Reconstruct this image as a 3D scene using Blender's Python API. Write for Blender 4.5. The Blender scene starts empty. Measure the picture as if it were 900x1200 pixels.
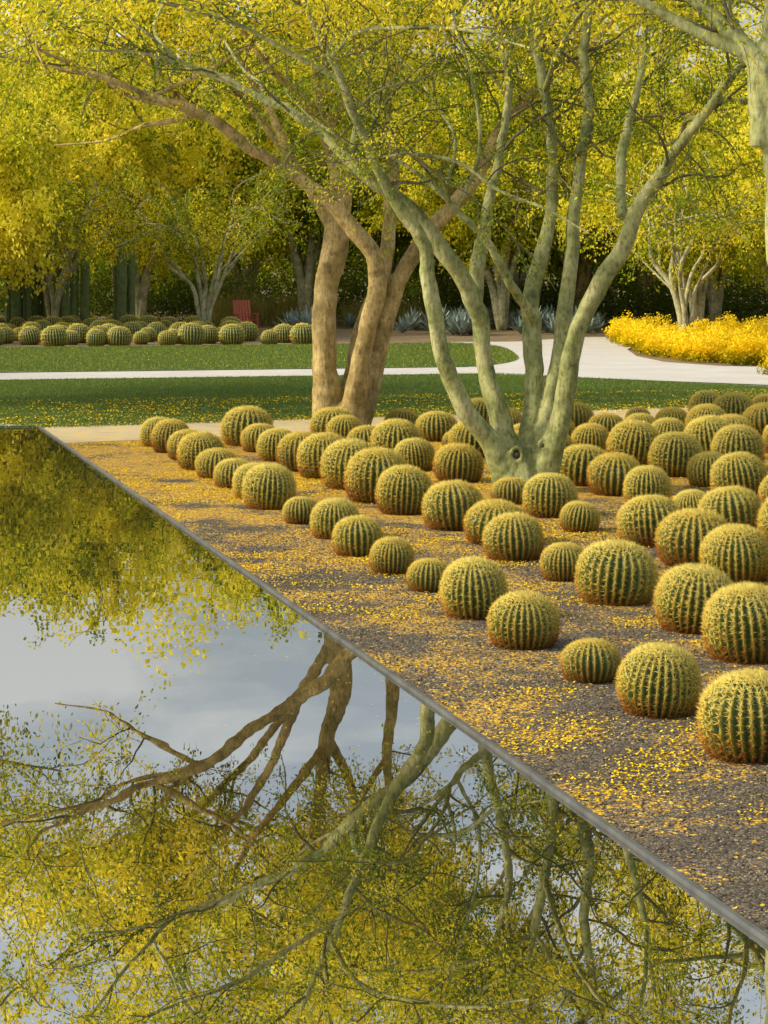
import bpy, math
import numpy as np
from mathutils import Vector

rng = np.random.default_rng(7)
scene = bpy.context.scene
scene.view_settings.view_transform = 'Standard'
try: scene.view_settings.look = 'None'
except Exception: pass
scene.view_settings.exposure = 0
COL = scene.collection

# ------------------------------------------------------------------ site frame
E0 = np.array([1.398, 8.385]); U = np.array([-.247, .969]); W = np.array([.969, .247])
def st(s, t): return E0 + s*U + t*W

# ------------------------------------------------------------------ mesh helpers
def mk_mesh(name, V, Q=None, T=None, mats=None, smooth=True, fattr=None, vattr=None, midx=None):
    V = np.asarray(V, dtype=np.float32)
    Q = np.zeros((0,4),int) if Q is None else np.asarray(Q,int).reshape(-1,4)
    T = np.zeros((0,3),int) if T is None else np.asarray(T,int).reshape(-1,3)
    me = bpy.data.meshes.new(name)
    me.vertices.add(len(V)); me.vertices.foreach_set("co", V.ravel())
    nl = len(Q)*4+len(T)*3
    me.loops.add(nl)
    me.loops.foreach_set("vertex_index", np.concatenate([Q.ravel(), T.ravel()]).astype(np.int32))
    npoly = len(Q)+len(T)
    me.polygons.add(npoly)
    starts = np.concatenate([np.arange(len(Q))*4, len(Q)*4+np.arange(len(T))*3]).astype(np.int32)
    me.polygons.foreach_set("loop_start", starts)
    me.polygons.foreach_set("use_smooth", np.full(npoly, smooth))
    if midx is not None: me.polygons.foreach_set("material_index", np.asarray(midx,np.int32))
    me.update(calc_edges=True)
    if fattr is not None:
        for k,a in fattr.items():
            at = me.attributes.new(k,'FLOAT','FACE'); at.data.foreach_set("value", np.asarray(a,np.float32))
    if vattr is not None:
        for k,a in vattr.items():
            at = me.attributes.new(k,'FLOAT','POINT'); at.data.foreach_set("value", np.asarray(a,np.float32))
    for m in (mats or []): me.materials.append(m)
    return me

def add_obj(name, me, loc=(0,0,0), rot=(0,0,0), scale=(1,1,1), parent=None):
    o = bpy.data.objects.new(name, me); COL.objects.link(o)
    o.location = loc; o.rotation_euler = rot
    o.scale = scale if hasattr(scale,'__len__') else (scale,)*3
    if parent: o.parent = parent
    return o

def poly_sheet(name, pts, z, mat):
    V = [(p[0],p[1],z) for p in pts]
    me = bpy.data.meshes.new(name); me.from_pydata(V, [], [list(range(len(V)))]); me.update()
    if me.polygons[0].normal.z < 0: me.flip_normals()
    me.materials.append(mat)
    return add_obj(name, me)

class Buf:
    def __init__(s): s.V=[]; s.Q=[]; s.n=0
    def add(s, V, Q):
        s.V.append(V); s.Q.append(Q+s.n); s.n+=len(V)
    def mesh(s, name, mats, **k):
        return mk_mesh(name, np.concatenate(s.V), np.concatenate(s.Q), mats=mats, **k)

def tube(buf, P, R, k=8, wob=0.0, r=rng):
    P = np.asarray(P,float); R = np.asarray(R,float); n=len(P)
    Tn = np.gradient(P, axis=0); Tn /= (np.linalg.norm(Tn,axis=1,keepdims=True)+1e-9)
    ref = np.array([0.37,0.91,0.13]) if abs((P[-1]-P[0])[2])>np.linalg.norm((P[-1]-P[0])[:2])*.6 else np.array([.1,.2,.97])
    A = np.cross(Tn, ref); A /= (np.linalg.norm(A,axis=1,keepdims=True)+1e-9)
    B = np.cross(Tn, A)
    a = np.arange(k)*2*np.pi/k
    rr = R[:,None]*np.ones(k)[None,:]
    if wob>0:
        ph = r.random(3)*6
        arc = np.concatenate([[0],np.cumsum(np.linalg.norm(np.diff(P,axis=0),axis=1))])
        rr = rr*(1+wob*np.sin(a[None,:]*2+ph[0]+arc[:,None]*2.1)+wob*.7*np.sin(a[None,:]*3+ph[1]-arc[:,None]*3.7)+wob*.5*np.sin(arc[:,None]*6+ph[2]))
    V = P[:,None,:]+rr[:,:,None]*(np.cos(a)[None,:,None]*A[:,None,:]+np.sin(a)[None,:,None]*B[:,None,:])
    V = V.reshape(-1,3)
    i = np.arange(n-1)[:,None]*k; j=np.arange(k)[None,:]; j2=(j+1)%k
    Q = np.stack([i+j, i+j2, i+k+j2, i+k+j],-1).reshape(-1,4)
    if k>=8:
        c0=len(V); V=np.concatenate([V,[P[0]],[P[-1]]]);
        jj=np.arange(0,k,2)
        Q = np.concatenate([Q, np.stack([np.full(len(jj),c0), (jj+2)%k,(jj+1)%k, jj],-1),
                            np.stack([np.full(len(jj),c0+1), (n-1)*k+jj,(n-1)*k+(jj+1)%k,(n-1)*k+(jj+2)%k],-1)])
    buf.add(V,Q)

def smoothline(P, R, sub=6):
    P=np.asarray(P,float); R=np.asarray(R,float)
    PP=np.concatenate([[2*P[0]-P[1]],P,[2*P[-1]-P[-2]]])
    out=[];ro=[]
    for i in range(len(P)-1):
        p0,p1,p2,p3=PP[i:i+4]
        for t in np.arange(sub)/sub:
            out.append(.5*((2*p1)+(-p0+p2)*t+(2*p0-5*p1+4*p2-p3)*t*t+(-p0+3*p1-3*p2+p3)*t**3))
            ro.append(R[i]*(1-t)+R[i+1]*t)
    out.append(P[-1]);ro.append(R[-1])
    return np.array(out),np.array(ro)

def nrm(v): return v/(np.linalg.norm(v)+1e-9)

def leaf_quads(C, A, L, Wd, r):
    N=len(C)
    A=A/(np.linalg.norm(A,axis=1,keepdims=True)+1e-9)
    B=np.cross(A, r.normal(size=(N,3))); B/=(np.linalg.norm(B,axis=1,keepdims=True)+1e-9)
    L=L[:,None];Wd=Wd[:,None]
    V=np.stack([C-A*L/2, C+B*Wd/2, C+A*L/2, C-B*Wd/2],1).reshape(-1,3)
    Q=np.arange(N*4).reshape(-1,4)
    return V,Q

# ------------------------------------------------------------------ materials
def new_mat(name):
    m=bpy.data.materials.new(name); m.use_nodes=True
    nt=m.node_tree; nt.nodes.clear()
    out=nt.nodes.new('ShaderNodeOutputMaterial')
    return m,nt,out
def N(nt,t,**k):
    n=nt.nodes.new(t)
    for a,b in k.items(): setattr(n,a,b)
    return n
def ramp(nt, stops, interp='LINEAR'):
    n=nt.nodes.new('ShaderNodeValToRGB'); cr=n.color_ramp; cr.interpolation=interp
    while len(cr.elements)<len(stops): cr.elements.new(.5)
    for e,(p,c) in zip(cr.elements,stops):
        e.position=p; e.color=(*c,1) if len(c)==3 else c
    return n
def L(nt,a,b): nt.links.new(a,b)

def mat_leaf(name, stops, trans=.5):
    m,nt,out=new_mat(name)
    at=N(nt,'ShaderNodeAttribute',attribute_name='tint')
    oi=N(nt,'ShaderNodeObjectInfo')
    ad=N(nt,'ShaderNodeMath',operation='MULTIPLY_ADD'); ad.inputs[1].default_value=.18
    L(nt,oi.outputs['Random'],ad.inputs[0]); 
    sb=N(nt,'ShaderNodeMath',operation='SUBTRACT'); sb.inputs[1].default_value=.09
    L(nt,at.outputs['Fac'],ad.inputs[2]); L(nt,ad.outputs[0],sb.inputs[0])
    rp=ramp(nt,stops); L(nt,sb.outputs[0],rp.inputs[0])
    d=N(nt,'ShaderNodeBsdfDiffuse'); t=N(nt,'ShaderNodeBsdfTranslucent')
    mx=N(nt,'ShaderNodeMixShader'); mx.inputs[0].default_value=trans
    L(nt,rp.outputs[0],d.inputs[0]); L(nt,rp.outputs[0],t.inputs[0])
    L(nt,d.outputs[0],mx.inputs[1]); L(nt,t.outputs[0],mx.inputs[2]); L(nt,mx.outputs[0],out.inputs[0])
    return m

M_leaf_fg=mat_leaf('palo_verde_leaf',[(0,(.07,.12,.014)),(.3,(.17,.25,.018)),(.55,(.42,.46,.025)),(.78,(.86,.74,.04)),(1,(.95,.82,.08))],.55)
M_leaf_bg=mat_leaf('blooming_foliage',[(0,(.07,.12,.012)),(.28,(.22,.29,.018)),(.52,(.66,.62,.03)),(.75,(.90,.79,.05)),(1,(.95,.86,.12))],.55)
M_leaf_green=mat_leaf('green_foliage',[(0,(.045,.08,.01)),(.4,(.14,.22,.02)),(.75,(.34,.40,.03)),(1,(.68,.62,.03))])
M_leaf_dark=mat_leaf('hedge_foliage',[(0,(.02,.038,.007)),(.5,(.075,.12,.022)),(1,(.20,.24,.04))],.3)
M_flower=mat_leaf('flower_petals',[(0,(.10,.14,.012)),(.3,(.42,.34,.010)),(.6,(.84,.60,.010)),(1,(.92,.72,.03))],.35)
M_petal=mat_leaf('fallen_petals',[(0,(.52,.32,.015)),(.5,(.80,.55,.015)),(1,(.90,.70,.04))],.15)
M_reed=mat_leaf('dry_reed',[(0,(.20,.23,.06)),(.5,(.42,.38,.10)),(1,(.55,.44,.15))],.3)

def mat_bark(name, c1,c2,c3, sc=3):
    m,nt,out=new_mat(name)
    tc=N(nt,'ShaderNodeTexCoord')
    n1=N(nt,'ShaderNodeTexNoise'); n1.inputs['Scale'].default_value=sc; n1.inputs['Detail'].default_value=10; n1.inputs['Roughness'].default_value=.7
    L(nt,tc.outputs['Object'],n1.inputs['Vector'])
    rp=ramp(nt,[(.36,c1),(.5,c2),(.63,c3)]); L(nt,n1.outputs[0],rp.inputs[0])
    n2=N(nt,'ShaderNodeTexNoise'); n2.inputs['Scale'].default_value=30; n2.inputs['Detail'].default_value=8; n2.inputs['Roughness'].default_value=.7
    mp=N(nt,'ShaderNodeMapping'); mp.inputs['Scale'].default_value=(1,1,.3)
    L(nt,tc.outputs['Object'],mp.inputs[0]); L(nt,mp.outputs[0],n2.inputs['Vector'])
    r2=ramp(nt,[(.36,(.34,.29,.2)),(.52,(1,1,1))]); L(nt,n2.outputs[0],r2.inputs[0])
    mul=N(nt,'ShaderNodeMixRGB',blend_type='MULTIPLY'); mul.inputs[0].default_value=.8
    L(nt,rp.outputs[0],mul.inputs[1]); L(nt,r2.outputs[0],mul.inputs[2])
    v=N(nt,'ShaderNodeTexVoronoi'); v.inputs['Scale'].default_value=7
    mp2=N(nt,'ShaderNodeMapping'); mp2.inputs['Scale'].default_value=(1,1,.6); L(nt,tc.outputs['Object'],mp2.inputs[0]); L(nt,mp2.outputs[0],v.inputs['Vector'])
    r3=ramp(nt,[(.06,(.25,.19,.12)),(.14,(1,1,1))]); L(nt,v.outputs['Distance'],r3.inputs[0])
    mu2=N(nt,'ShaderNodeMixRGB',blend_type='MULTIPLY'); mu2.inputs[0].default_value=.6
    L(nt,mul.outputs[0],mu2.inputs[1]); L(nt,r3.outputs[0],mu2.inputs[2])
    p=N(nt,'ShaderNodeBsdfPrincipled'); p.inputs['Roughness'].default_value=.7
    L(nt,mu2.outputs[0],p.inputs['Base Color'])
    b=N(nt,'ShaderNodeBump'); b.inputs['Strength'].default_value=.6; b.inputs['Distance'].default_value=.025
    ad=N(nt,'ShaderNodeMath',operation='ADD'); L(nt,n1.outputs[0],ad.inputs[0]); L(nt,n2.outputs[0],ad.inputs[1])
    L(nt,ad.outputs[0],b.inputs['Height']); L(nt,b.outputs[0],p.inputs['Normal']); L(nt,p.outputs[0],out.inputs[0])
    return m
M_bark_green=mat_bark('palo_verde_bark',(.12,.15,.045),(.29,.32,.12),(.46,.46,.24))
M_bark_tan=mat_bark('tan_bark',(.18,.14,.045),(.38,.29,.11),(.56,.44,.20))
M_bark_pale=mat_bark('pale_bark',(.2,.2,.11),(.38,.37,.21),(.56,.54,.36))
M_twig=mat_bark('twig_bark',(.07,.065,.03),(.14,.13,.055),(.22,.20,.09))
M_bark_dark=mat_bark('dark_knot',(.03,.02,.01),(.06,.045,.02),(.12,.09,.05),8)

def mat_gravel(name, dark, mid, light, petal=True, scale=70):
    m,nt,out=new_mat(name)
    tc=N(nt,'ShaderNodeTexCoord')
    vo=N(nt,'ShaderNodeTexVoronoi'); vo.inputs['Scale'].default_value=scale; L(nt,tc.outputs['Object'],vo.inputs['Vector'])
    hs=N(nt,'ShaderNodeSeparateColor'); L(nt,vo.outputs['Color'],hs.inputs[0])
    rp=ramp(nt,[(0,dark),(.55,mid),(1,light)]); L(nt,hs.outputs[0],rp.inputs[0])
    big=N(nt,'ShaderNodeTexNoise'); big.inputs['Scale'].default_value=1.1; big.inputs['Detail'].default_value=10; big.inputs['Roughness'].default_value=.66
    L(nt,tc.outputs['Object'],big.inputs['Vector'])
    sh=ramp(nt,[(.3,(.6,.56,.5)),(.7,(1.1,1.05,1))]); L(nt,big.outputs[0],sh.inputs[0])
    mul=N(nt,'ShaderNodeMixRGB',blend_type='MULTIPLY'); mul.inputs[0].default_value=1
    L(nt,rp.outputs[0],mul.inputs[1]); L(nt,sh.outputs[0],mul.inputs[2])
    col=mul.outputs[0]
    if petal:
        v2=N(nt,'ShaderNodeTexVoronoi'); v2.inputs['Scale'].default_value=60; L(nt,tc.outputs['Object'],v2.inputs['Vector'])
        s2=N(nt,'ShaderNodeSeparateColor'); L(nt,v2.outputs['Color'],s2.inputs[0])
        gy=N(nt,'ShaderNodeSeparateXYZ'); L(nt,tc.outputs['Object'],gy.inputs[0])
        mr=N(nt,'ShaderNodeMapRange'); mr.inputs['From Min'].default_value=9; mr.inputs['From Max'].default_value=27
        mr.inputs['To Min'].default_value=-.04; mr.inputs['To Max'].default_value=.11; L(nt,gy.outputs[1],mr.inputs[0])
        sm=N(nt,'ShaderNodeMath',operation='ADD'); L(nt,big.outputs[0],sm.inputs[0]); L(nt,mr.outputs[0],sm.inputs[1])
        dr=ramp(nt,[(.47,(.03,.03,.03)),(.60,(.80,.80,.80))]); L(nt,sm.outputs[0],dr.inputs[0])
        lt=N(nt,'ShaderNodeMath',operation='LESS_THAN'); L(nt,s2.outputs[1],lt.inputs[0]); L(nt,dr.outputs[0],lt.inputs[1])
        pc=ramp(nt,[(0,(.20,.11,.02)),(.5,(.42,.24,.02)),(1,(.76,.50,.03))]); L(nt,s2.outputs[2],pc.inputs[0])
        mx=N(nt,'ShaderNodeMixRGB'); L(nt,lt.outputs[0],mx.inputs[0]); L(nt,col,mx.inputs[1]); L(nt,pc.outputs[0],mx.inputs[2])
        col=mx.outputs[0]
    p=N(nt,'ShaderNodeBsdfPrincipled'); p.inputs['Roughness'].default_value=.9
    L(nt,col,p.inputs['Base Color'])
    b=N(nt,'ShaderNodeBump'); b.inputs['Strength'].default_value=.8; b.inputs['Distance'].default_value=.012; b.invert=True
    L(nt,vo.outputs['Distance'],b.inputs['Height']); L(nt,b.outputs[0],p.inputs['Normal'])
    L(nt,p.outputs[0],out.inputs[0])
    return m
M_bed=mat_gravel('decomposed_gravel',(.036,.031,.022),(.105,.09,.066),(.21,.18,.135))
M_ground=mat_gravel('desert_ground',(.09,.07,.04),(.20,.155,.09),(.34,.27,.16),False,40)

def mat_noise(name, stops, sc=4, rough=.8, bump=.2, detail=8, bs=None):
    m,nt,out=new_mat(name); tc=N(nt,'ShaderNodeTexCoord')
    n1=N(nt,'ShaderNodeTexNoise'); n1.inputs['Scale'].default_value=sc; n1.inputs['Detail'].default_value=detail; n1.inputs['Roughness'].default_value=.65
    L(nt,tc.outputs['Object'],n1.inputs['Vector'])
    rp=ramp(nt,stops); L(nt,n1.outputs[0],rp.inputs[0])
    p=N(nt,'ShaderNodeBsdfPrincipled'); p.inputs['Roughness'].default_value=rough
    L(nt,rp.outputs[0],p.inputs['Base Color'])
    n2=N(nt,'ShaderNodeTexNoise'); n2.inputs['Scale'].default_value=bs or sc*10; n2.inputs['Detail'].default_value=4
    L(nt,tc.outputs['Object'],n2.inputs['Vector'])
    b=N(nt,'ShaderNodeBump'); b.inputs['Strength'].default_value=bump; b.inputs['Distance'].default_value=.02
    L(nt,n2.outputs[0],b.inputs['Height']); L(nt,b.outputs[0],p.inputs['Normal']); L(nt,p.outputs[0],out.inputs[0])
    return m
M_lawn=mat_noise('lawn_grass',[(.3,(.08,.13,.035)),(.5,(.11,.17,.045)),(.7,(.15,.20,.055))],.7,.9,.8,10,60)
M_path=mat_noise('pale_paving',[(.3,(.42,.41,.40)),(.6,(.50,.49,.47)),(.75,(.57,.55,.52))],.8,.85,.15,10,50)
M_path2=mat_noise('sandy_path',[(.3,(.36,.30,.17)),(.5,(.48,.40,.25)),(.7,(.60,.42,.10))],2.5,.9,.3,12,60)
M_rim=mat_noise('pool_rim_steel',[(.3,(.08,.085,.09)),(.7,(.19,.20,.21))],5,.4,.05)
M_rim.node_tree.nodes['Principled BSDF'].inputs['Metallic'].default_value=.5
M_chair=mat_noise('red_stained_wood',[(.3,(.30,.06,.03)),(.7,(.48,.12,.06))],12,.6,.2)
M_blade=mat_leaf('grass_blade',[(0,(.09,.15,.035)),(.7,(.17,.24,.06)),(.93,(.24,.30,.08)),(1,(.75,.6,.03))],.4)
M_agave=mat_noise('agave_leaf',[(.3,(.15,.21,.18)),(.6,(.28,.35,.32)),(.75,(.36,.41,.37))],3,.6,.1)
M_column=mat_noise('column_cactus_skin',[(.3,(.07,.12,.04)),(.7,(.19,.24,.08))],6,.7,.3)

# water
m,nt,out=new_mat('pool_water'); M_water=m
tc=N(nt,'ShaderNodeTexCoord')
n1=N(nt,'ShaderNodeTexNoise'); n1.inputs['Scale'].default_value=1.2; n1.inputs['Detail'].default_value=2; L(nt,tc.outputs['Object'],n1.inputs['Vector'])
b=N(nt,'ShaderNodeBump'); b.inputs['Strength'].default_value=.032; b.inputs['Distance'].default_value=.02; L(nt,n1.outputs[0],b.inputs['Height'])
g=N(nt,'ShaderNodeBsdfGlossy'); g.inputs['Roughness'].default_value=.004; g.inputs['Color'].default_value=(1,.99,.95,1)
d=N(nt,'ShaderNodeBsdfDiffuse'); d.inputs['Color'].default_value=(.012,.014,.008,1)
fr=N(nt,'ShaderNodeFresnel'); fr.inputs['IOR'].default_value=14
mx=N(nt,'ShaderNodeMixShader')
L(nt,b.outputs[0],g.inputs['Normal']); L(nt,fr.outputs[0],mx.inputs[0]); L(nt,d.outputs[0],mx.inputs[1]); L(nt,g.outputs[0],mx.inputs[2]); L(nt,mx.outputs[0],out.inputs[0])

# cactus body + spines
m,nt,out=new_mat('barrel_cactus_skin'); M_cbody=m
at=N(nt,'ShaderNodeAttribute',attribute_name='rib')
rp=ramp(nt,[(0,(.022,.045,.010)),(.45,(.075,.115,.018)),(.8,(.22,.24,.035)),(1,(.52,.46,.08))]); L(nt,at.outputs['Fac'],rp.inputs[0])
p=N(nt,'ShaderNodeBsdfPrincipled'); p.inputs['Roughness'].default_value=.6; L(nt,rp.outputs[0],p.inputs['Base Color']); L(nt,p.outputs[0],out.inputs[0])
m,nt,out=new_mat('cactus_spines'); M_cspine=m
tc=N(nt,'ShaderNodeTexCoord'); sx=N(nt,'ShaderNodeSeparateXYZ'); L(nt,tc.outputs['Object'],sx.inputs[0])
oi=N(nt,'ShaderNodeObjectInfo')
ma=N(nt,'ShaderNodeMath',operation='MULTIPLY_ADD'); ma.inputs[1].default_value=.45; L(nt,oi.outputs['Random'],ma.inputs[0]); L(nt,sx.outputs[2],ma.inputs[2])
at=N(nt,'ShaderNodeAttribute',attribute_name='tint'); m2=N(nt,'ShaderNodeMath',operation='MULTIPLY_ADD'); m2.inputs[1].default_value=.5
L(nt,at.outputs['Fac'],m2.inputs[0]); L(nt,ma.outputs[0],m2.inputs[2])
dv=N(nt,'ShaderNodeMath',operation='MULTIPLY'); dv.inputs[1].default_value=.42; L(nt,m2.outputs[0],dv.inputs[0])
rp=ramp(nt,[(0.08,(.26,.07,.02)),(.34,(.52,.20,.05)),(.50,(.82,.62,.12)),(1,(.93,.84,.28))]); L(nt,dv.outputs[0],rp.inputs[0])
dd=N(nt,'ShaderNodeBsdfDiffuse'); tt=N(nt,'ShaderNodeBsdfTranslucent'); mx=N(nt,'ShaderNodeMixShader'); mx.inputs[0].default_value=.4
L(nt,rp.outputs[0],dd.inputs[0]); L(nt,rp.outputs[0],tt.inputs[0]); L(nt,dd.outputs[0],mx.inputs[1]); L(nt,tt.outputs[0],mx.inputs[2]); L(nt,mx.outputs[0],out.inputs[0])

# ------------------------------------------------------------------ ground, paving, water
me=bpy.data.meshes.new('ground'); me.from_pydata([(-400,-200,-.02),(400,-200,-.02),(400,600,-.02),(-400,600,-.02)],[],[(0,1,2,3)]); me.materials.append(M_ground); add_obj('ground',me)
poly_sheet('cactus_bed',[st(-9,.025),st(23.1,.025),st(26.0,11),st(27,20),st(-9,20)],0.0,M_bed)
poly_sheet('reflecting_pool_water',[st(-6.5,-10),st(-6.5,-.015),st(26.1,-.015),st(26.1,-10)],0.0,M_water)
poly_sheet('terrace_paving',[st(-20,-25),st(-20,20),st(-9.05,20),st(-9.05,.035),st(-6.56,.035),st(-6.56,-25)],0.0,M_path)
poly_sheet('sandy_path',[st(23.13,.0),st(26.03,11),st(27.03,20),st(29.0,20),st(28,11),st(26.15,.0)],-.001,M_path2)
poly_sheet('garden_path',[st(26.2,-.1),st(26.2,-25),st(28.2,-25),st(28.2,-1.0)],.004,M_path)
poly_sheet('lawn',[st(25.75,.0),st(27.7,11),st(29,20),st(38.9,30),st(39.2,-30),st(26.3,-30),st(26.3,0)],-.006,M_lawn)
poly_sheet('garden_path',[st(39.2,-30),st(39.2,11.2),st(42,11.6),st(42,-30)],0.0,M_path)
def xr(s): return 3.35-1.25*np.abs((s-48.75)/6.75)**3.5
V=[];Fq=[]
for i,s in enumerate(np.linspace(42,55.5,28)):
    tr_=(xr(s)-1.398+.247*s)/.969
    a_=st(s,-30); b_=st(s,tr_); V+=[(a_[0],a_[1],.014),(b_[0],b_[1],.014)]
    if i: Fq.append((2*i-2,2*i-1,2*i+1,2*i))
me=bpy.data.meshes.new('lawn'); me.from_pydata(V,[],Fq); me.update(); me.materials.append(M_lawn); add_obj('lawn',me)
poly_sheet('paved_plaza',[(1.9,49.0),(1.9,66.8),(3.9,67.2),(5.9,70.6),(7.6,71.2),(7.3,66),(6.5,61.5),(6.3,57.5),(6.6,54.3),(7.6,52.3),(9,51.6),(20,52),(20,45.5),(7.45,44.6),(4.5,46.9)],.006,M_path)

def box(name, corners2d, z0, z1, mat, parent=None, bev=.004):
    import bmesh
    n=len(corners2d)
    V=[(p[0],p[1],z0) for p in corners2d]+[(p[0],p[1],z1) for p in corners2d]
    F=[list(range(n))[::-1],[n+i for i in range(n)]]+[[i,(i+1)%n,n+(i+1)%n,n+i] for i in range(n)]
    me=bpy.data.meshes.new(name); me.from_pydata(V,[],F); me.update()
    bm=bmesh.new(); bm.from_mesh(me); bmesh.ops.recalc_face_normals(bm,faces=bm.faces[:]); bm.to_mesh(me); bm.free()
    me.materials.append(mat); o=add_obj(name,me,parent=parent)
    if bev:
        b=o.modifiers.new('bevel','BEVEL'); b.width=bev; b.segments=2
    return o
rim=bpy.data.objects.new('pool_rim',None); COL.objects.link(rim)
box('side_rim',[st(-6.53,-.013),st(-6.53,.017),st(26.15,.017),st(26.15,-.013)],-.1,.022,M_rim,rim)
box('far_rim',[st(26.09,-10),st(26.09,-.031),st(26.15,-.031),st(26.15,-10)],-.1,.028,M_rim,rim)
box('near_rim',[st(-6.53,-10),st(-6.53,-.031),st(-6.47,-.031),st(-6.47,-10)],-.1,.028,M_rim,rim)
box('opposite_rim',[st(-6.53,-10.06),st(26.15,-10.06),st(26.15,-10.003),st(-6.53,-10.003)],-.1,.028,M_rim,rim)

# ------------------------------------------------------------------ barrel cactus prototypes (unit radius)
def barrel(seed, nr=27, H=.88, lod=1):
    r=np.random.default_rng(seed)
    seg=6 if lod else 4; na=nr*seg; nv=30 if lod else 16
    ph=np.radians(np.linspace(-62,89.5,nv)); th=np.arange(na)*2*np.pi/na
    PH,TH=np.meshgrid(ph,th,indexing='ij')
    ridge=1-np.abs(np.sin(TH*nr/2))
    def surf(PH,TH,ridge):
        wob=1+.025*np.sin(TH*2+seed)+.018*np.sin(TH*3+seed*2)+.012*np.sin(PH*5+TH+seed)
        amp=.12*np.clip(np.cos(PH),0,1)**.45
        c=np.clip(np.cos(PH),0,1)**.85
        rad=c*wob*(1-amp*(1-ridge**.8))
        z=np.sign(np.sin(PH))*np.abs(np.sin(PH))**.92*H
        z=z-.05*np.exp(-(rad/.16)**2)
        z=z*(1-.5*amp*(1-ridge)*np.clip(np.sin(PH),0,1))
        return np.stack([rad*np.cos(TH),rad*np.sin(TH),z+H*.80],-1)
    V=surf(PH,TH,ridge).reshape(-1,3)
    i=np.arange(nv-1)[:,None]*na; j=np.arange(na)[None,:]; j2=(j+1)%na
    Q=np.stack([i+j,i+j2,i+na+j2,i+na+j],-1).reshape(-1,4)
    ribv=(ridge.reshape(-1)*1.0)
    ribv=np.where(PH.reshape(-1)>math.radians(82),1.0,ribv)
    na_=(18 if lod else 9); ns=(14 if lod else 5)
    sp=np.radians(np.linspace(-52,86,na_)); tr=np.arange(nr)*2*np.pi/nr
    A,B=np.meshgrid(sp,tr,indexing='ij'); A=A+r.normal(size=A.shape)*.02
    C=surf(A,B,np.ones_like(A)).reshape(-1,3)
    cen=np.array([0,0,H*.8]); Nn=C-cen; Nn/=np.linalg.norm(Nn,axis=1,keepdims=True)
    Tt=np.stack([-np.sin(B),np.cos(B),0*B],-1).reshape(-1,3); Up=np.cross(Nn,Tt)
    C=np.repeat(C,ns,0);Nn=np.repeat(Nn,ns,0);Tt=np.repeat(Tt,ns,0);Up=np.repeat(Up,ns,0)
    n=len(C); a=r.random(n)*2*np.pi; k=r.uniform(.5,2.2,n)
    D=Nn+k[:,None]*(np.cos(a)[:,None]*Tt*.95+np.sin(a)[:,None]*Up); D/=np.linalg.norm(D,axis=1,keepdims=True)
    Ln=r.uniform(.10,.20,n)[:,None]; w=.0078 if lod else .015
    P1=np.cross(D,Nn+.01); P1/=np.linalg.norm(P1,axis=1,keepdims=True); P2=np.cross(D,P1)
    b0=C+P1*w; b1=C-P1*.5*w+P2*.87*w; b2=C-P1*.5*w-P2*.87*w; tip=C+D*Ln
    SV=np.stack([b0,b1,b2,tip],1).reshape(-1,3); o=len(V)+np.arange(n)[:,None]*4
    T=np.concatenate([o+[0,1,3],o+[1,2,3],o+[2,0,3]])
    tint=np.concatenate([np.zeros(len(Q)),np.tile(r.random(n),3)])
    mi=np.concatenate([np.zeros(len(Q)),np.ones(len(T))])
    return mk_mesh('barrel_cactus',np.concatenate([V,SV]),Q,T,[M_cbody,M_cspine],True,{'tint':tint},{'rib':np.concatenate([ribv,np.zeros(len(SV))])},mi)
CP=[barrel(1,27,.84),barrel(2,30,.90),barrel(3,25,.80),barrel(4,29,.94)]
CL=[barrel(5,24,.85,0),barrel(6,26,.9,0)]
def cactus(x,y,dia,lod=1):
    me=(CP if lod else CL)[rng.integers(0,4 if lod else 2)]
    s=dia/2*rng.uniform(.97,1.03)
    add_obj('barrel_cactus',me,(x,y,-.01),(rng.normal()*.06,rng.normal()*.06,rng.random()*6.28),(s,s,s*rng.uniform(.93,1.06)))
row1=[(1.9,.5),(2.95,.50),(4.1,.43),(5.1,.34),(6.35,.43),(7.6,.45),(8.85,.31),(9.85,.34),(11.0,.42),(12.2,.42),(13.35,.34),(14.7,.50),(15.7,.42),(16.8,.43),(17.9,.46),(19.0,.54),(20.3,.48),(21.4,.50),(22.3,.44)]
for s,d_ in row1:
    x,y=st(s-.02,1.17+rng.normal()*.03); cactus(x,y,d_)
T1s,T2s,T3s=(23.5,3.93),(15.6,4.05),(7.7,4.0)
for ri in range(1,13):
    t=1.12+ri*1.24; s=1.4+(ri%2)*.6; smax=22.6+(t/11)*2.9
    while s<smax:
        ss=s+rng.normal()*.10; tt=t+rng.normal()*.08
        d_=rng.choice([.55,.60,.51,.64,.48,.38],p=[.25,.2,.2,.1,.15,.10])*rng.uniform(.94,1.05)
        s+=1.19
        if any((ss-a)**2+(tt-b_)**2<.62**2 for a,b_ in (T1s,T2s,T3s)): continue
        x,y=st(ss,tt); cactus(x,y,d_)
for ri in range(11):
    s=56.2+ri*1.55
    for k in range(20):
        t=-4.5+k*1.0+(ri%2)*.5+rng.normal()*.12
        if t>10.9-ri*.15 or rng.random()<.08: continue
        x,y=st(s+rng.normal()*.2,t); cactus(x,y,rng.uniform(.45,.75),0)

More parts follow.
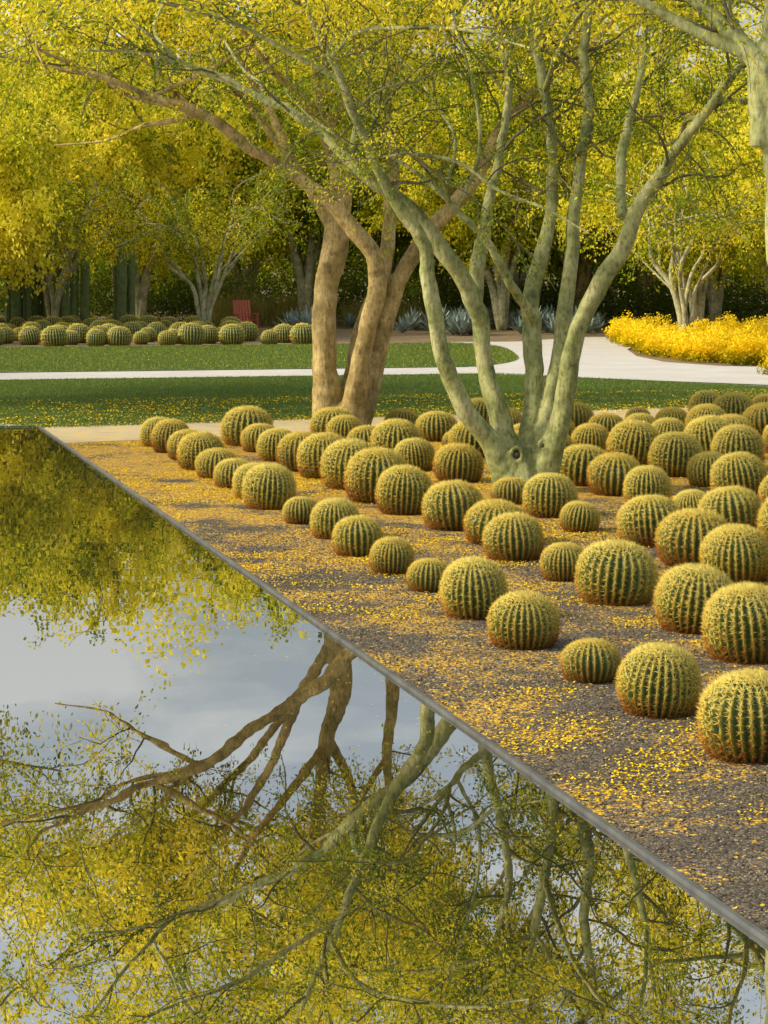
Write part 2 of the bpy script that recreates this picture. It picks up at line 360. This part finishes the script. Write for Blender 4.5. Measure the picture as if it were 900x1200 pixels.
# ------------------------------------------------------------------ trees
def branchset(r, limbs, zmin, sp=.3, blen=(.9,2.0), twsp=.13, twlen=(.4,.8), leaves=50, lsize=(.03,.05), lw=.4, droop=.6, startfrac=.25, spread=.045, fine=True, zdense=99, dense=1.0, ysh=0.0):
    bw=Buf(); LC=[];LA=[];LT=[]
    def leafy(P, tb):
        hi = P[0][2]>zdense
        nl=int(leaves*(dense if hi else 1.0))
        n=len(P)-1; u=r.random(nl)*n; i=np.minimum(u.astype(int),n-1); f=(u-i)[:,None]
        C=P[i]*(1-f)+P[i+1]*f+r.normal(size=(nl,3))*spread*(1.7 if hi else 1)
        A=(P[i+1]-P[i]); A/= (np.linalg.norm(A,axis=1,keepdims=True)+1e-9); A=A+r.normal(size=(nl,3))*.6+np.array([0,0,-.3])
        LC.append(C);LA.append(A);LT.append(np.clip(tb+(ysh if hi else 0)+r.normal(size=nl)*.13,0,1))
    for P,R in limbs:
        seg=np.linalg.norm(np.diff(P,axis=0),axis=1); arc=np.concatenate([[0],np.cumsum(seg)]); tot=arc[-1]
        a=tot*startfrac
        while a<tot:
            i=min(np.searchsorted(arc,a,side='right')-1,len(P)-2); f=(a-arc[i])/(seg[i]+1e-9)
            p=P[i]*(1-f)+P[i+1]*f; tn=nrm(P[i+1]-P[i]); rad=R[i]
            a+=sp*r.uniform(.6,1.4)
            if p[2]<zmin: continue
            d=nrm(tn*.6+r.normal(size=3)*np.array([.8,.8,.45])+np.array([0,0,.15]))
            ln=r.uniform(*blen)*(1.0-.25*a/tot); n=7
            B=[p]; 
            for k in range(n):
                d=nrm(d+r.normal(size=3)*.22+np.array([0,0,-.10*droop*k/n*2+.04])); B.append(B[-1]+d*ln/n)
            B=np.array(B); r0=min(rad*.5,.022)
            tube(bw,B,np.linspace(r0,.005,n+1),5)
            tb=r.normal()*.21+.5
            m_=max(3,int(ln/twsp))
            for q in range(m_):
                u=(q+.5+r.uniform(-.4,.4))/m_*n*.92+n*.08; ii=min(int(u),n-1); ff=u-ii
                p2=B[ii]*(1-ff)+B[ii+1]*ff; d2=nrm(nrm(B[ii+1]-B[ii])*.5+r.normal(size=3)*.75)
                l2=r.uniform(*twlen); TW=[p2]
                for k in range(4):
                    d2=nrm(d2+r.normal(size=3)*.15+np.array([0,0,-.28*droop])); TW.append(TW[-1]+d2*l2/4)
                TW=np.array(TW)
                if fine: tube(bw,TW,np.linspace(.0045,.0025,5),3)
                leafy(TW,tb+r.normal()*.08)
    C=np.concatenate(LC);A=np.concatenate(LA);Tt=np.concatenate(LT)
    n=len(C); Ln=r.uniform(*lsize,size=n)*np.where(C[:,2]>zdense,1.3,1.0)
    V,Q=leaf_quads(C,A,Ln,Ln*lw,r)
    return bw,V,Q,Tt

def traced(limbs, sc, thick):
    out=[]
    for l in limbs:
        l=np.array(l,float); P=np.stack([l[:,0]*sc, l[:,2], l[:,1]*sc],1)
        out.append(smoothline(P,l[:,3]*sc*thick))
    return out

def hero_tree(name, loc, limbs, sc, bark, leafmat, seed, tshift=0, remesh=.022, thick=.8, ext=3, extlen=(1.8,3.0), knots=(), **kw):
    r=np.random.default_rng(seed)
    root=bpy.data.objects.new(name,None); COL.objects.link(root); root.location=(loc[0],loc[1],0)
    L_=traced(limbs,sc,thick)
    for P,R in L_:
        P[2:]+= np.cumsum(r.normal(size=(len(P)-2,3))*.011,axis=0)
    E_=[]
    for P,R in L_:
        for q in range(ext):
            i=len(P)-1-int(r.integers(0,len(P)//3)); p=P[i]; d=nrm(nrm(P[-1]-P[-4])*.6+r.normal(size=3)*np.array([.8,.9,.3])+np.array([0,0,.45]))
            ln=r.uniform(*extlen); pts=[p]
            for k in range(4):
                d=nrm(d+r.normal(size=3)*.2+np.array([0,0,-.04])); pts.append(pts[-1]+d*ln/4)
            E_.append(smoothline(pts,np.linspace(max(R[i]*.7,.025),.012,5),4))
    b=Buf()
    for P,R in L_: tube(b,P,R,12,.075,r)
    for k in range(5):
        a=r.random()*6.28; q=np.array([math.cos(a),math.sin(a),0])
        R0=L_[0][1][0]
        tube(b,np.array([q*R0*.2+[0,0,.45],q*R0*.8+[0,0,.16],q*R0*1.5+[0,0,-.06]]),np.array([R0*.5,R0*.62,R0*.4]),8)
    for kx,ky,kz,kr in knots:
        a=np.linspace(0,6.283,13)
        tube(b,np.stack([kx+kr*np.cos(a),np.full(13,ky),kz+kr*1.3*np.sin(a)],1),np.full(13,kr*.5),8)
    o=add_obj('trunk_and_limbs',b.mesh('trunk_and_limbs',[bark]),parent=root)
    md=o.modifiers.new('fuse','REMESH'); md.mode='VOXEL'; md.voxel_size=remesh; md.use_smooth_shade=True
    sm=o.modifiers.new('smooth','SMOOTH'); sm.iterations=3; sm.factor=.5
    for kx,ky,kz,kr in knots:
        kb=Buf(); zz=np.linspace(-1,1,7); tube(kb,np.stack([np.full(7,kx),ky-.004+zz*.02,np.full(7,kz)],1),kr*.62*np.sqrt(np.clip(1-zz**2,.02,1)),10)
        add_obj('knot_hole',kb.mesh('knot_hole',[M_bark_dark]),parent=root)
    bb=Buf()
    for P,R in E_: tube(bb,P,R,6,.03,r)
    add_obj('upper_limbs',bb.mesh('upper_limbs',[bark]),parent=root)
    bw,V,Q,Tt=branchset(r,L_+E_,**kw)
    add_obj('branches',bw.mesh('branches',[M_twig]),parent=root)
    add_obj('foliage',mk_mesh('foliage',V,Q,mats=[leafmat],smooth=False,fattr={'tint':np.clip(Tt+tshift,0,1)}),parent=root)
    return root

T2=[
 [(-8,-8,0,28),(-30,45,-.1,19),(-65,105,-.2,16),(-92,170,-.3,14),(-108,240,-.3,12),(-118,285,-.3,11),(-150,330,-.4,10),(-190,400,-.6,8),(-225,480,-.8,6.5),(-262,560,-1,5),(-290,640,-1.2,3)],
 [(0,-8,0,28),(-22,70,.1,18),(-42,150,.2,15),(-55,215,.2,15),(-90,275,.1,14),(-150,340,0,12),(-200,380,-.1,11),(-260,440,0,8),(-340,480,.2,6),(-430,520,.4,3)],
 [(-55,215,.2,13),(-50,270,.3,12),(-38,330,.4,10),(-25,400,.6,8),(-15,480,.8,7),(-30,560,1,5),(-20,650,1.2,3)],
 [(5,-8,0,28),(12,100,.2,16),(16,180,.3,15),(22,225,.35,14),(42,300,.4,11),(48,400,.5,10),(42,480,.6,8),(30,560,.7,6),(50,680,.9,3)],
 [(16,200,.3,9),(-15,250,0,8),(-50,290,-.1,7),(-85,330,-.2,5),(-130,390,-.3,3)],
 [(14,-8,0,28),(35,80,-.1,18),(58,190,-.2,15),(90,265,-.3,14),(112,320,-.4,12),(150,385,-.5,10),(190,440,-.7,8),(235,495,-.9,6),(290,560,-1.2,3)],
 [(25,50,0,17),(45,170,.3,13),(68,340,.5,11),(78,430,.6,10),(72,520,.7,8),(90,620,.9,6),(120,720,1.1,3)],
 [(112,320,-.4,9),(120,400,0,8),(150,500,.3,6),(170,600,.5,3)],
]
T1=[
 [(-12,-8,0,26),(-20,80,0,21),(-18,160,0,19),(-8,240,.1,19),(-5,310,.1,17),(-22,370,.1,13),(-30,450,.2,8),(-20,540,.3,4)],
 [(8,-8,-.1,24),(22,90,-.35,16),(40,165,-.45,14),(36,215,-.5,13),(-2,262,-.5,12),(-55,305,-.5,10.5),(-110,335,-.6,9),(-170,378,-.7,7.5),(-240,400,-.8,6),(-340,440,-1,3)],
 [(14,-8,.2,22),(38,80,.3,17),(60,160,.4,15),(98,230,.5,13),(148,290,.6,11),(190,360,.8,8),(250,420,1,6),(320,500,1.2,3)],
 [(5,10,.2,20),(22,110,.2,14),(48,190,.3,12),(60,260,.5,11),(62,330,.6,10),(52,400,.7,8),(60,490,.8,6),(50,620,1,3)],
 [(-50,305,-.5,8),(-90,400,-.6,7),(-150,470,-.4,5),(-220,560,-.3,3)],
 [(-8,240,.1,10),(-60,330,.4,8),(-130,420,.7,6),(-240,520,1,3)],
]
T3=[
 [(0,-8,0,32),(-30,150,0,26),(-75,330,0,22),(-92,430,0,21),(-100,530,0,19),(-113,600,0,16),(-150,660,.1,12),(-180,700,.2,9),(-230,800,.3,4)],
 [(-100,530,0,14),(-108,610,0,13),(-95,690,.1,12),(-85,800,.3,8),(-100,950,.5,4)],
 [(10,-8,0,28),(60,200,0,20),(110,420,.1,14),(130,650,.2,8),(160,850,.3,4)],
]
p=st(*T2s); hero_tree('palo_verde_tree',p,T2,.00907,M_bark_green,M_leaf_fg,11,-.06,.02,.74,5,knots=((-.07,-.175,.40,.06),(.21,-.17,.50,.045)),zmin=3.0,sp=.32,leaves=38,startfrac=.42,lsize=(.03,.055),lw=.45,twsp=.15,droop=.6,zdense=4.9,dense=1.35,ysh=.24)
p=st(*T1s); hero_tree('palo_verde_tree',p,T1,.01185,M_bark_tan,M_leaf_fg,12,.08,.022,.76,6,(2.2,4.0),zmin=4.3,sp=.32,leaves=40,startfrac=.48,blen=(1.1,2.2),lsize=(.045,.075),lw=.5,spread=.06,twsp=.17,droop=.3,zdense=5.4,dense=1.5,ysh=.26)
p=st(*T3s); hero_tree('palo_verde_tree',p,T3,.00622,M_bark_green,M_leaf_fg,13,-.02,.02,.9,4,zmin=3.2,sp=.32,leaves=34,startfrac=.45,lsize=(.03,.05),lw=.45,zdense=4.2,dense=1.3,ysh=.2)

def proto(seed, height, radius, nst, leaves, lsize, bark, leafmat, tshift, sp, zmin, droop=1.0, twlen=(.5,1.1), nsub=2, r0=.13, lw=.6):
    r=np.random.default_rng(seed); limbs=[]
    for k in range(nst):
        a=k*6.283/nst+r.normal()*.3; R_=radius*r.uniform(.35,.9); H_=height*r.uniform(.72,1)
        P=[np.array([0,0,-.1])]; 
        for f in (.12,.28,.45,.65,.85,1.0):
            P.append(np.array([math.cos(a)*R_*f**1.25, math.sin(a)*R_*f**1.25, H_*(f**.8)])+r.normal(size=3)*.16*f*2*np.array([1,1,.4]))
        Rr=np.array([r0*1.3,r0,r0*.8,r0*.62,r0*.42,r0*.26,.02])*r.uniform(.75,1.1)
        limbs.append(smoothline(P,Rr,4))
        for q in range(nsub):
            i0=r.integers(7,15); p0=limbs[-1-q][0][i0]; a2=a+r.normal()*1.0
            e=np.array([math.cos(a2)*radius*r.uniform(.6,1.05),math.sin(a2)*radius*r.uniform(.6,1.05),height*r.uniform(.45,.88)])
            mid=(p0+e)/2+np.array([0,0,.5])+r.normal(size=3)*.2
            limbs.append(smoothline([p0,mid,e],[r0*.4,r0*.28,.015],6))
    b=Buf()
    for P,R in limbs: tube(b,P,R,8,.05,r)
    bw,V,Q,Tt=branchset(r,limbs,zmin=zmin,sp=sp,blen=(1.0,2.3),twsp=.22,twlen=twlen,leaves=leaves,lsize=lsize,droop=droop,startfrac=.2,spread=.10,lw=lw,fine=False)
    return (b.mesh('trunk',[bark]), bw.mesh('branches',[M_twig]), mk_mesh('foliage',V,Q,mats=[leafmat],smooth=False,fattr={'tint':np.clip(Tt+tshift,0,1)}))
def place(pr,name,x,y,s=1,rz=None,zs=1):
    root=bpy.data.objects.new(name,None); COL.objects.link(root); root.location=(x,y,0)
    root.rotation_euler=(0,0,rng.random()*6.28 if rz is None else rz); root.scale=(s,s,s*zs)
    for me,nm in zip(pr,('trunk','branches','foliage')): add_obj(nm,me,parent=root)
PY=proto(21,8.2,4.4,5,46,(.09,.15),M_bark_pale,M_leaf_bg,.12,.26,2.0,1.5,(.7,1.5))
PY2=proto(22,8.8,4.6,6,42,(.09,.15),M_bark_pale,M_leaf_bg,-.07,.26,2.4,1.3,(.6,1.3))
PG=proto(23,8.5,4.4,5,44,(.10,.16),M_bark_tan,M_leaf_green,.12,.28,1.8,1.0)
PS=proto(24,6.0,3.6,6,17,(.07,.12),M_bark_pale,M_leaf_fg,.0,.42,2.6,.9,(.4,.8),2,.085,.5)
PN=proto(25,8.6,5.0,6,50,(.055,.09),M_bark_pale,M_leaf_bg,.05,.28,3.6,1.0,(.6,1.2),3,.13,.5)
for x,y,pr,s,rz in [(-11.0,39,PN,1.2,.3),(11.6,38,PN,1.15,2.0),(-10.6,74,PS,1.0,.5),(-5.6,72.5,PS,.95,2.2),(-12.5,71,PY,1.12,1),(-8.6,81,PY,1.24,2),(-2.8,82,PY2,1.25,3),(1.8,84,PG,1.12,1.3),(4.0,78,PY2,1.05,4.2),
    (9.8,72,PY2,.95,5),(8.2,63,PS,1.0,3.6),(13,64,PY,.95,1.5),(7.0,83,PG,1.1,2.5),(11.8,82,PY,1.1,.7),(-15,85,PY,1.25,3.1),(-10.5,92,PG,1.25,.2),(-5.6,93,PY,1.4,2.7),(0.2,96,PY2,1.4,1.1),(5.5,96,PY,1.35,4.4),(10.8,95,PG,1.3,5.1),(15.5,92,PY2,1.2,2.2),
    (-18,74,PY2,1.1,1.9),(-22,62,PY,1,.9),(18.5,76,PY,1,.1),(20,62,PY2,1,2.1),(-18,28,PY2,.9,1.2),(-22,48,PY2,.95,0)]:
    place(pr,'blooming_palo_verde_tree' if pr is not PG else 'mesquite_tree',x,y,s,rz)

def blob_foliage(name, blobs, n, size, mat, tb=.5, seed=1, lowdark=.3, lw=.55):
    r=np.random.default_rng(seed); Cs=[];Ts=[]
    for (x,y,z,rx,ry,rz) in blobs:
        d=r.normal(size=(n,3)); d/=np.linalg.norm(d,axis=1,keepdims=True)
        lump=1+.18*np.sin(d[:,0]*5+x)*np.cos(d[:,2]*6+y)+.12*np.sin(d[:,1]*9+z*3)
        k=r.random(n)**.35*lump
        C=d*k[:,None]*np.array([rx,ry,rz])+np.array([x,y,z])
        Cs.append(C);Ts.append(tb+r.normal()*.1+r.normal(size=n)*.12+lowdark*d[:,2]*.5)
    C=np.concatenate(Cs);T_=np.concatenate(Ts); k=C[:,2]>.0; C=C[k];T_=T_[k]
    Ln=r.uniform(*size,size=len(C)); V,Q=leaf_quads(C,r.normal(size=(len(C),3)),Ln,Ln*lw,r)
    return add_obj(name,mk_mesh(name,V,Q,mats=[mat],smooth=False,fattr={'tint':np.clip(T_,0,1)}))
bl=[]
for i in range(34):
    x=-60+i*3.6+rng.normal(); y=112+rng.normal()*4+abs(x)*-.1
    h=rng.uniform(12.5,17)
    bl+= [(x,y,h*.55,rng.uniform(3.2,4.6),3.5,h*.5),(x+rng.normal()*1.5,y+1,h*.3,3.5,3.2,h*.32)]
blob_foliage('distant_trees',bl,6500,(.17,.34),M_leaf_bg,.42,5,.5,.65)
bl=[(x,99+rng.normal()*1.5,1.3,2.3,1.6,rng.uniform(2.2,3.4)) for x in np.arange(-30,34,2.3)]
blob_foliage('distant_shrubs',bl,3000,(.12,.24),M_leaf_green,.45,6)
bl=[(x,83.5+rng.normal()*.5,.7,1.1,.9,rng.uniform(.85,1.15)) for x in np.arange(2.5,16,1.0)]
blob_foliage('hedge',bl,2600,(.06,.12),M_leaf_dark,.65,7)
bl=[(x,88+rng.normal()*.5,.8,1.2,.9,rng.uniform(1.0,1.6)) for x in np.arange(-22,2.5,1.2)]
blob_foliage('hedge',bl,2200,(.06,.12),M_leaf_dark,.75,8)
bl=[]
for i in range(46):
    f=rng.random(); y=53.3+f*15; x=7.5+ (0.0 if y>57 else (57-y)*.25)+rng.random()*6.5
    bl.append((x,y,.22,rng.uniform(.45,.75),rng.uniform(.45,.7),rng.uniform(.34,.62)))
for y in np.arange(54.5,69,.8): bl.append((6.95+rng.random()*.3+max(0,(57-y)*.25),y,.2,.5,.5,rng.uniform(.38,.55)))
for x in np.arange(8.3,14,.8): bl.append((x,53.4+rng.normal()*.15,.2,.5,.5,rng.uniform(.35,.6)))
blob_foliage('yellow_flower_bed',bl,2000,(.035,.08),M_flower,.42,9,1.3,.8)
bl=[(8.15+rng.random()*1.5,48.3+rng.normal()*.3,.18,.45,.45,.4) for i in range(4)]
blob_foliage('yellow_flower_clump',bl,2000,(.035,.06),M_flower,.42,10,1.3,.8)

def agave(seed):
    r=np.random.default_rng(seed); V=[];Q=[];n0=0
    for k in range(34):
        a=k*2.4; el=r.uniform(.25,1.4); ln=r.uniform(.42,.6)
        d=np.array([math.cos(a)*math.cos(el),math.sin(a)*math.cos(el),math.sin(el)]); s_=np.array([-math.sin(a),math.cos(a),0])
        for f0,f1,w0,w1 in ((0,.5,.03,.045),(.5,1,.045,.003)):
            c0=d*ln*f0+[0,0,.05*f0];c1=d*ln*f1+[0,0,-.05*f1*f1+.05*f1]
            V+=[c0-s_*w0,c0+s_*w0,c1+s_*w1,c1-s_*w1];Q.append([n0,n0+1,n0+2,n0+3]);n0+=4
    return mk_mesh('agave_plant',np.array(V),np.array(Q),mats=[M_agave],smooth=False)
AG=[agave(1),agave(2)]
for i in range(60):
    x=rng.uniform(.4,7.5); y=rng.uniform(72.5,82)
    if i>50: x=rng.uniform(-3.0,-1.0)
    s=rng.uniform(.8,1.6); add_obj('agave_plant',AG[i%2],(x,y,0),(0,0,rng.random()*6),(s,s,s*1.1))

def blades(name, C, h, w, mat, lean=.25, seed=1, tint=None):
    r=np.random.default_rng(seed); n=len(C); a=r.random(n)*6.283
    B=np.stack([np.cos(a),np.sin(a),0*a],1)*w
    tip=C+np.stack([r.normal(size=n)*lean*h,r.normal(size=n)*lean*h,h*r.uniform(.7,1.1,n)],1)
    V=np.stack([C-B,C+B,tip],1).reshape(-1,3); T=np.arange(n*3).reshape(-1,3)
    tint=r.random(n) if tint is None else tint
    return add_obj(name,mk_mesh(name,V,None,T,[mat],False,{'tint':tint}))
n=3200; C=np.stack([rng.uniform(-6.5,-2.0,n),rng.uniform(83.5,87,n),np.zeros(n)],1); blades('ornamental_grass',C,rng.uniform(.5,1.4,n),.018,M_reed,.2,3)
n=2000; C=np.stack([rng.uniform(-1.5,2.5,n),rng.uniform(83.5,87,n),np.zeros(n)],1); blades('ornamental_grass',C,rng.uniform(.5,1.1,n),.018,M_reed,.2,4)
def in_st(n,s0,s1,t0,t1):
    s=rng.uniform(s0,s1,n);t=rng.uniform(t0,t1,n); P=E0[None]+s[:,None]*U+t[:,None]*W
    return s,t,P
s_,t_,P=in_st(190000,25.9,39.1,-2,17); k=(s_>25.85+np.clip(t_,0,30)*.178)&(P[:,1]<49.3-np.clip(P[:,0]-2.2,0,9)*1.05); P=P[k]
C=np.concatenate([P,np.full((len(P),1),-.006)],1); blades('lawn_grass_blades',C,np.full(len(C),.04),.010,M_blade,.3,5,rng.random(len(C))*.94)
s_,t_,P=in_st(120000,42.1,55.4,-4,16); k=P[:,0]<xr(s_)-.03; P=P[k]
C=np.concatenate([P,np.full((len(P),1),.014)],1); blades('lawn_grass_blades',C,np.full(len(C),.045),.013,M_blade,.3,6,rng.random(len(C))*.93)

def petals(name,s0,s1,t0,t1,n,z,thr,size=(.012,.022),seed=3):
    r=np.random.default_rng(seed); s=r.uniform(s0,s1,n);t=r.uniform(t0,t1,n)
    f=np.zeros(n)
    for k in range(26):
        a=r.random()*6.28; fr=r.uniform(.8,12); f+=np.sin((s*math.cos(a)+t*math.sin(a))*fr+r.random()*6)/(1+.12*fr)
    k=f+r.normal(size=n)*1.2+.08*(s-6)>thr; s=s[k];t=t[k]; m_=len(s)
    P=E0[None]+s[:,None]*U+t[:,None]*W; C=np.concatenate([P,np.full((m_,1),z)+r.random((m_,1))*.008],1)
    A=r.normal(size=(m_,3))*np.array([1,1,.25]); A/=np.linalg.norm(A,axis=1,keepdims=True)
    B=np.cross(A,np.array([0,0,1])+r.normal(size=(m_,3))*.35); B/=np.linalg.norm(B,axis=1,keepdims=True)
    Ln=r.uniform(*size,size=m_)[:,None]
    V=np.stack([C-A*Ln/2,C+B*Ln*.38,C+A*Ln/2,C-B*Ln*.38],1).reshape(-1,3)
    V[:,2]=np.maximum(V[:,2],z-.004)
    return add_obj(name,mk_mesh(name,V,np.arange(m_*4).reshape(-1,4),mats=[M_petal],smooth=False,fattr={'tint':r.random(m_)}))
petals('fallen_petals',-3,23,.05,9,420000,.006,2.1)
petals('fallen_petals',25.9,32,-1,14,14000,.035,.9,(.02,.04),4)
# petals afloat on the pool, gathered near the edge
r=np.random.default_rng(31); n=700; s=r.uniform(-2,26,n); t=-r.exponential(.35,n)-.03; k=t>-3; s=s[k]; t=t[k]; n=len(s)
P=E0[None]+s[:,None]*U+t[:,None]*W; C=np.concatenate([P,np.full((n,1),.003)],1); a=r.random(n)*6.28
A=np.stack([np.cos(a),np.sin(a),0*a],1); B=np.stack([-np.sin(a),np.cos(a),0*a],1); Ln=r.uniform(.008,.016,n)[:,None]
V=np.stack([C-A*Ln/2,C-B*Ln*.35,C+A*Ln/2,C+B*Ln*.35],1).reshape(-1,3)
add_obj('floating_petals',mk_mesh('floating_petals',V,np.arange(n*4).reshape(-1,4),mats=[M_petal],smooth=False,fattr={'tint':r.random(n)}))

# gravel pebbles
r=np.random.default_rng(9); n=80000; s=r.uniform(-2,13,n)**1.0; t=r.uniform(.06,6,n); P=E0[None]+s[:,None]*U+t[:,None]*W
a=r.uniform(.004,.010,n)[:,None]
C=np.concatenate([P,np.full((n,1),.002)],1)
o6=np.array([[1,0,0],[0,1,0],[-1,0,0],[0,-1,0],[0,0,.8]])
ang=r.random(n)*6.28; ca,sa=np.cos(ang),np.sin(ang)
st_=r.uniform(.6,1.3,(n,1,3)); V=o6[None]*st_*a[:,None]
X=V[:,:,0]*ca[:,None]-V[:,:,1]*sa[:,None];Y=V[:,:,0]*sa[:,None]+V[:,:,1]*ca[:,None]
V=np.stack([X,Y,V[:,:,2]],-1)+C[:,None]; V=V.reshape(-1,3); o=np.arange(n)[:,None]*5
T=np.concatenate([o+[0,1,4],o+[1,2,4],o+[2,3,4],o+[3,0,4]])
M_peb=mat_leaf('pebbles',[(0,(.035,.03,.024)),(.6,(.12,.105,.085)),(1,(.28,.25,.20))],0.0)
add_obj('gravel_pebbles',mk_mesh('gravel_pebbles',V,None,T,[M_peb],False,{'tint':np.tile(r.random(n),4)}))

def column(h,rad,seed):
    na=48; zs=np.concatenate([np.linspace(0,h-rad,14),h-rad+rad*np.sin(np.linspace(.15,1.57,8))])
    rr=np.concatenate([np.full(14,rad),rad*np.cos(np.linspace(.15,1.57,8))+.002])*(1+.04*np.sin(zs*3+seed))
    th=np.arange(na)*2*np.pi/na; q=rr[:,None]*(1-.16*np.abs(np.sin(th*6)))[None]
    V=np.stack([q*np.cos(th),q*np.sin(th),np.repeat(zs[:,None],na,1)],-1).reshape(-1,3)
    i=np.arange(len(zs)-1)[:,None]*na;j=np.arange(na)[None];j2=(j+1)%na
    return V,np.stack([i+j,i+j2,i+na+j2,i+na+j],-1).reshape(-1,4)
for cx in (-12.2,-11.3,-10.3,-8.9):
    b=Buf()
    for k in range(5):
        V,Q=column(rng.uniform(1.9,3.3),rng.uniform(.11,.17),k); V=V+np.array([rng.normal()*.4,rng.normal()*.3,0]); b.add(V,Q)
    add_obj('columnar_cactus',b.mesh('columnar_cactus',[M_column]),(cx,76.5+rng.normal()*.5,0))

ch=bpy.data.objects.new('garden_chair',None); COL.objects.link(ch); ch.location=(-4.55,75.5,0); ch.rotation_euler=(0,0,.35)
def cb(name,sx,sy,sz,loc,rot=(0,0,0)):
    import bmesh
    bm=bmesh.new(); bmesh.ops.create_cube(bm,size=1); bmesh.ops.scale(bm,vec=(sx,sy,sz),verts=bm.verts); me=bpy.data.meshes.new(name); bm.to_mesh(me); bm.free(); me.materials.append(M_chair)
    o=add_obj(name,me,loc,rot,parent=ch); m_=o.modifiers.new('b','BEVEL'); m_.width=.006; m_.segments=2
for i in range(5): cb('seat_slat',.6,.085,.022,(0,-.22+i*.1,.38-i*.015))
for i in range(6): cb('back_slat',.085,.022,.75,(-.25+i*.1,.34,.68),(-.28,0,0))
cb('back_rail',.62,.03,.07,(0,.30,.45),(-.28,0,0)); cb('back_top_rail',.62,.03,.07,(0,.45,.98),(-.28,0,0))
for x in (-.33,.33):
    cb('armrest',.1,.62,.028,(x,-.02,.60)); cb('front_leg',.05,.08,.585,(x,-.27,.293)); cb('back_leg',.05,.08,.585,(x,.24,.293)); cb('side_rail',.04,.5,.09,(x*.9,0,.33))

# ------------------------------------------------------------------ light
AZ=math.radians(-100); EL=math.radians(33)
w=bpy.data.worlds.new("World"); scene.world=w; w.use_nodes=True; nt=w.node_tree
sky=nt.nodes.new('ShaderNodeTexSky'); sky.sky_type='NISHITA'; sky.sun_disc=False; sky.sun_elevation=EL; sky.sun_rotation=AZ
sky.air_density=1.0; sky.dust_density=5
# thin bright haze / cloud veil over the sky
tc=nt.nodes.new('ShaderNodeTexCoord'); mp=nt.nodes.new('ShaderNodeMapping'); mp.inputs['Scale'].default_value=(1,1,3.2)
cn=nt.nodes.new('ShaderNodeTexNoise'); cn.inputs['Scale'].default_value=5.5; cn.inputs['Detail'].default_value=8; cn.inputs['Roughness'].default_value=.55
nt.links.new(tc.outputs['Generated'],mp.inputs[0]); nt.links.new(mp.outputs[0],cn.inputs['Vector'])
cr=ramp(nt,[(.42,(.30,.30,.30)),(.58,(.95,.95,.95))]); nt.links.new(cn.outputs[0],cr.inputs[0])
mxw=nt.nodes.new('ShaderNodeMixRGB'); mxw.inputs[2].default_value=(4.6,4.75,4.8,1)
nt.links.new(cr.outputs[0],mxw.inputs[0]); nt.links.new(sky.outputs[0],mxw.inputs[1])
bg=nt.nodes['Background']; bg.inputs[1].default_value=.2; nt.links.new(mxw.outputs[0],bg.inputs[0])
sl=bpy.data.lights.new('sun','SUN'); sl.energy=4.8; sl.angle=math.radians(6); sl.color=(1,.85,.56)
so=bpy.data.objects.new('sun',sl); COL.objects.link(so)
dirn=Vector((math.sin(AZ)*math.cos(EL),math.cos(AZ)*math.cos(EL),math.sin(EL)))
so.rotation_euler=dirn.to_track_quat('Z','Y').to_euler(); so.location=(-20,-10,30)

cam=bpy.data.cameras.new('camera'); co=bpy.data.objects.new('camera',cam); COL.objects.link(co)
co.location=(0,0,2.5); co.rotation_euler=(math.radians(90),0,0)
cam.sensor_width=36; cam.sensor_height=36; cam.sensor_fit='AUTO'; cam.lens=81; cam.shift_y=-.25
cam.clip_start=.1; cam.clip_end=1500
scene.camera=co
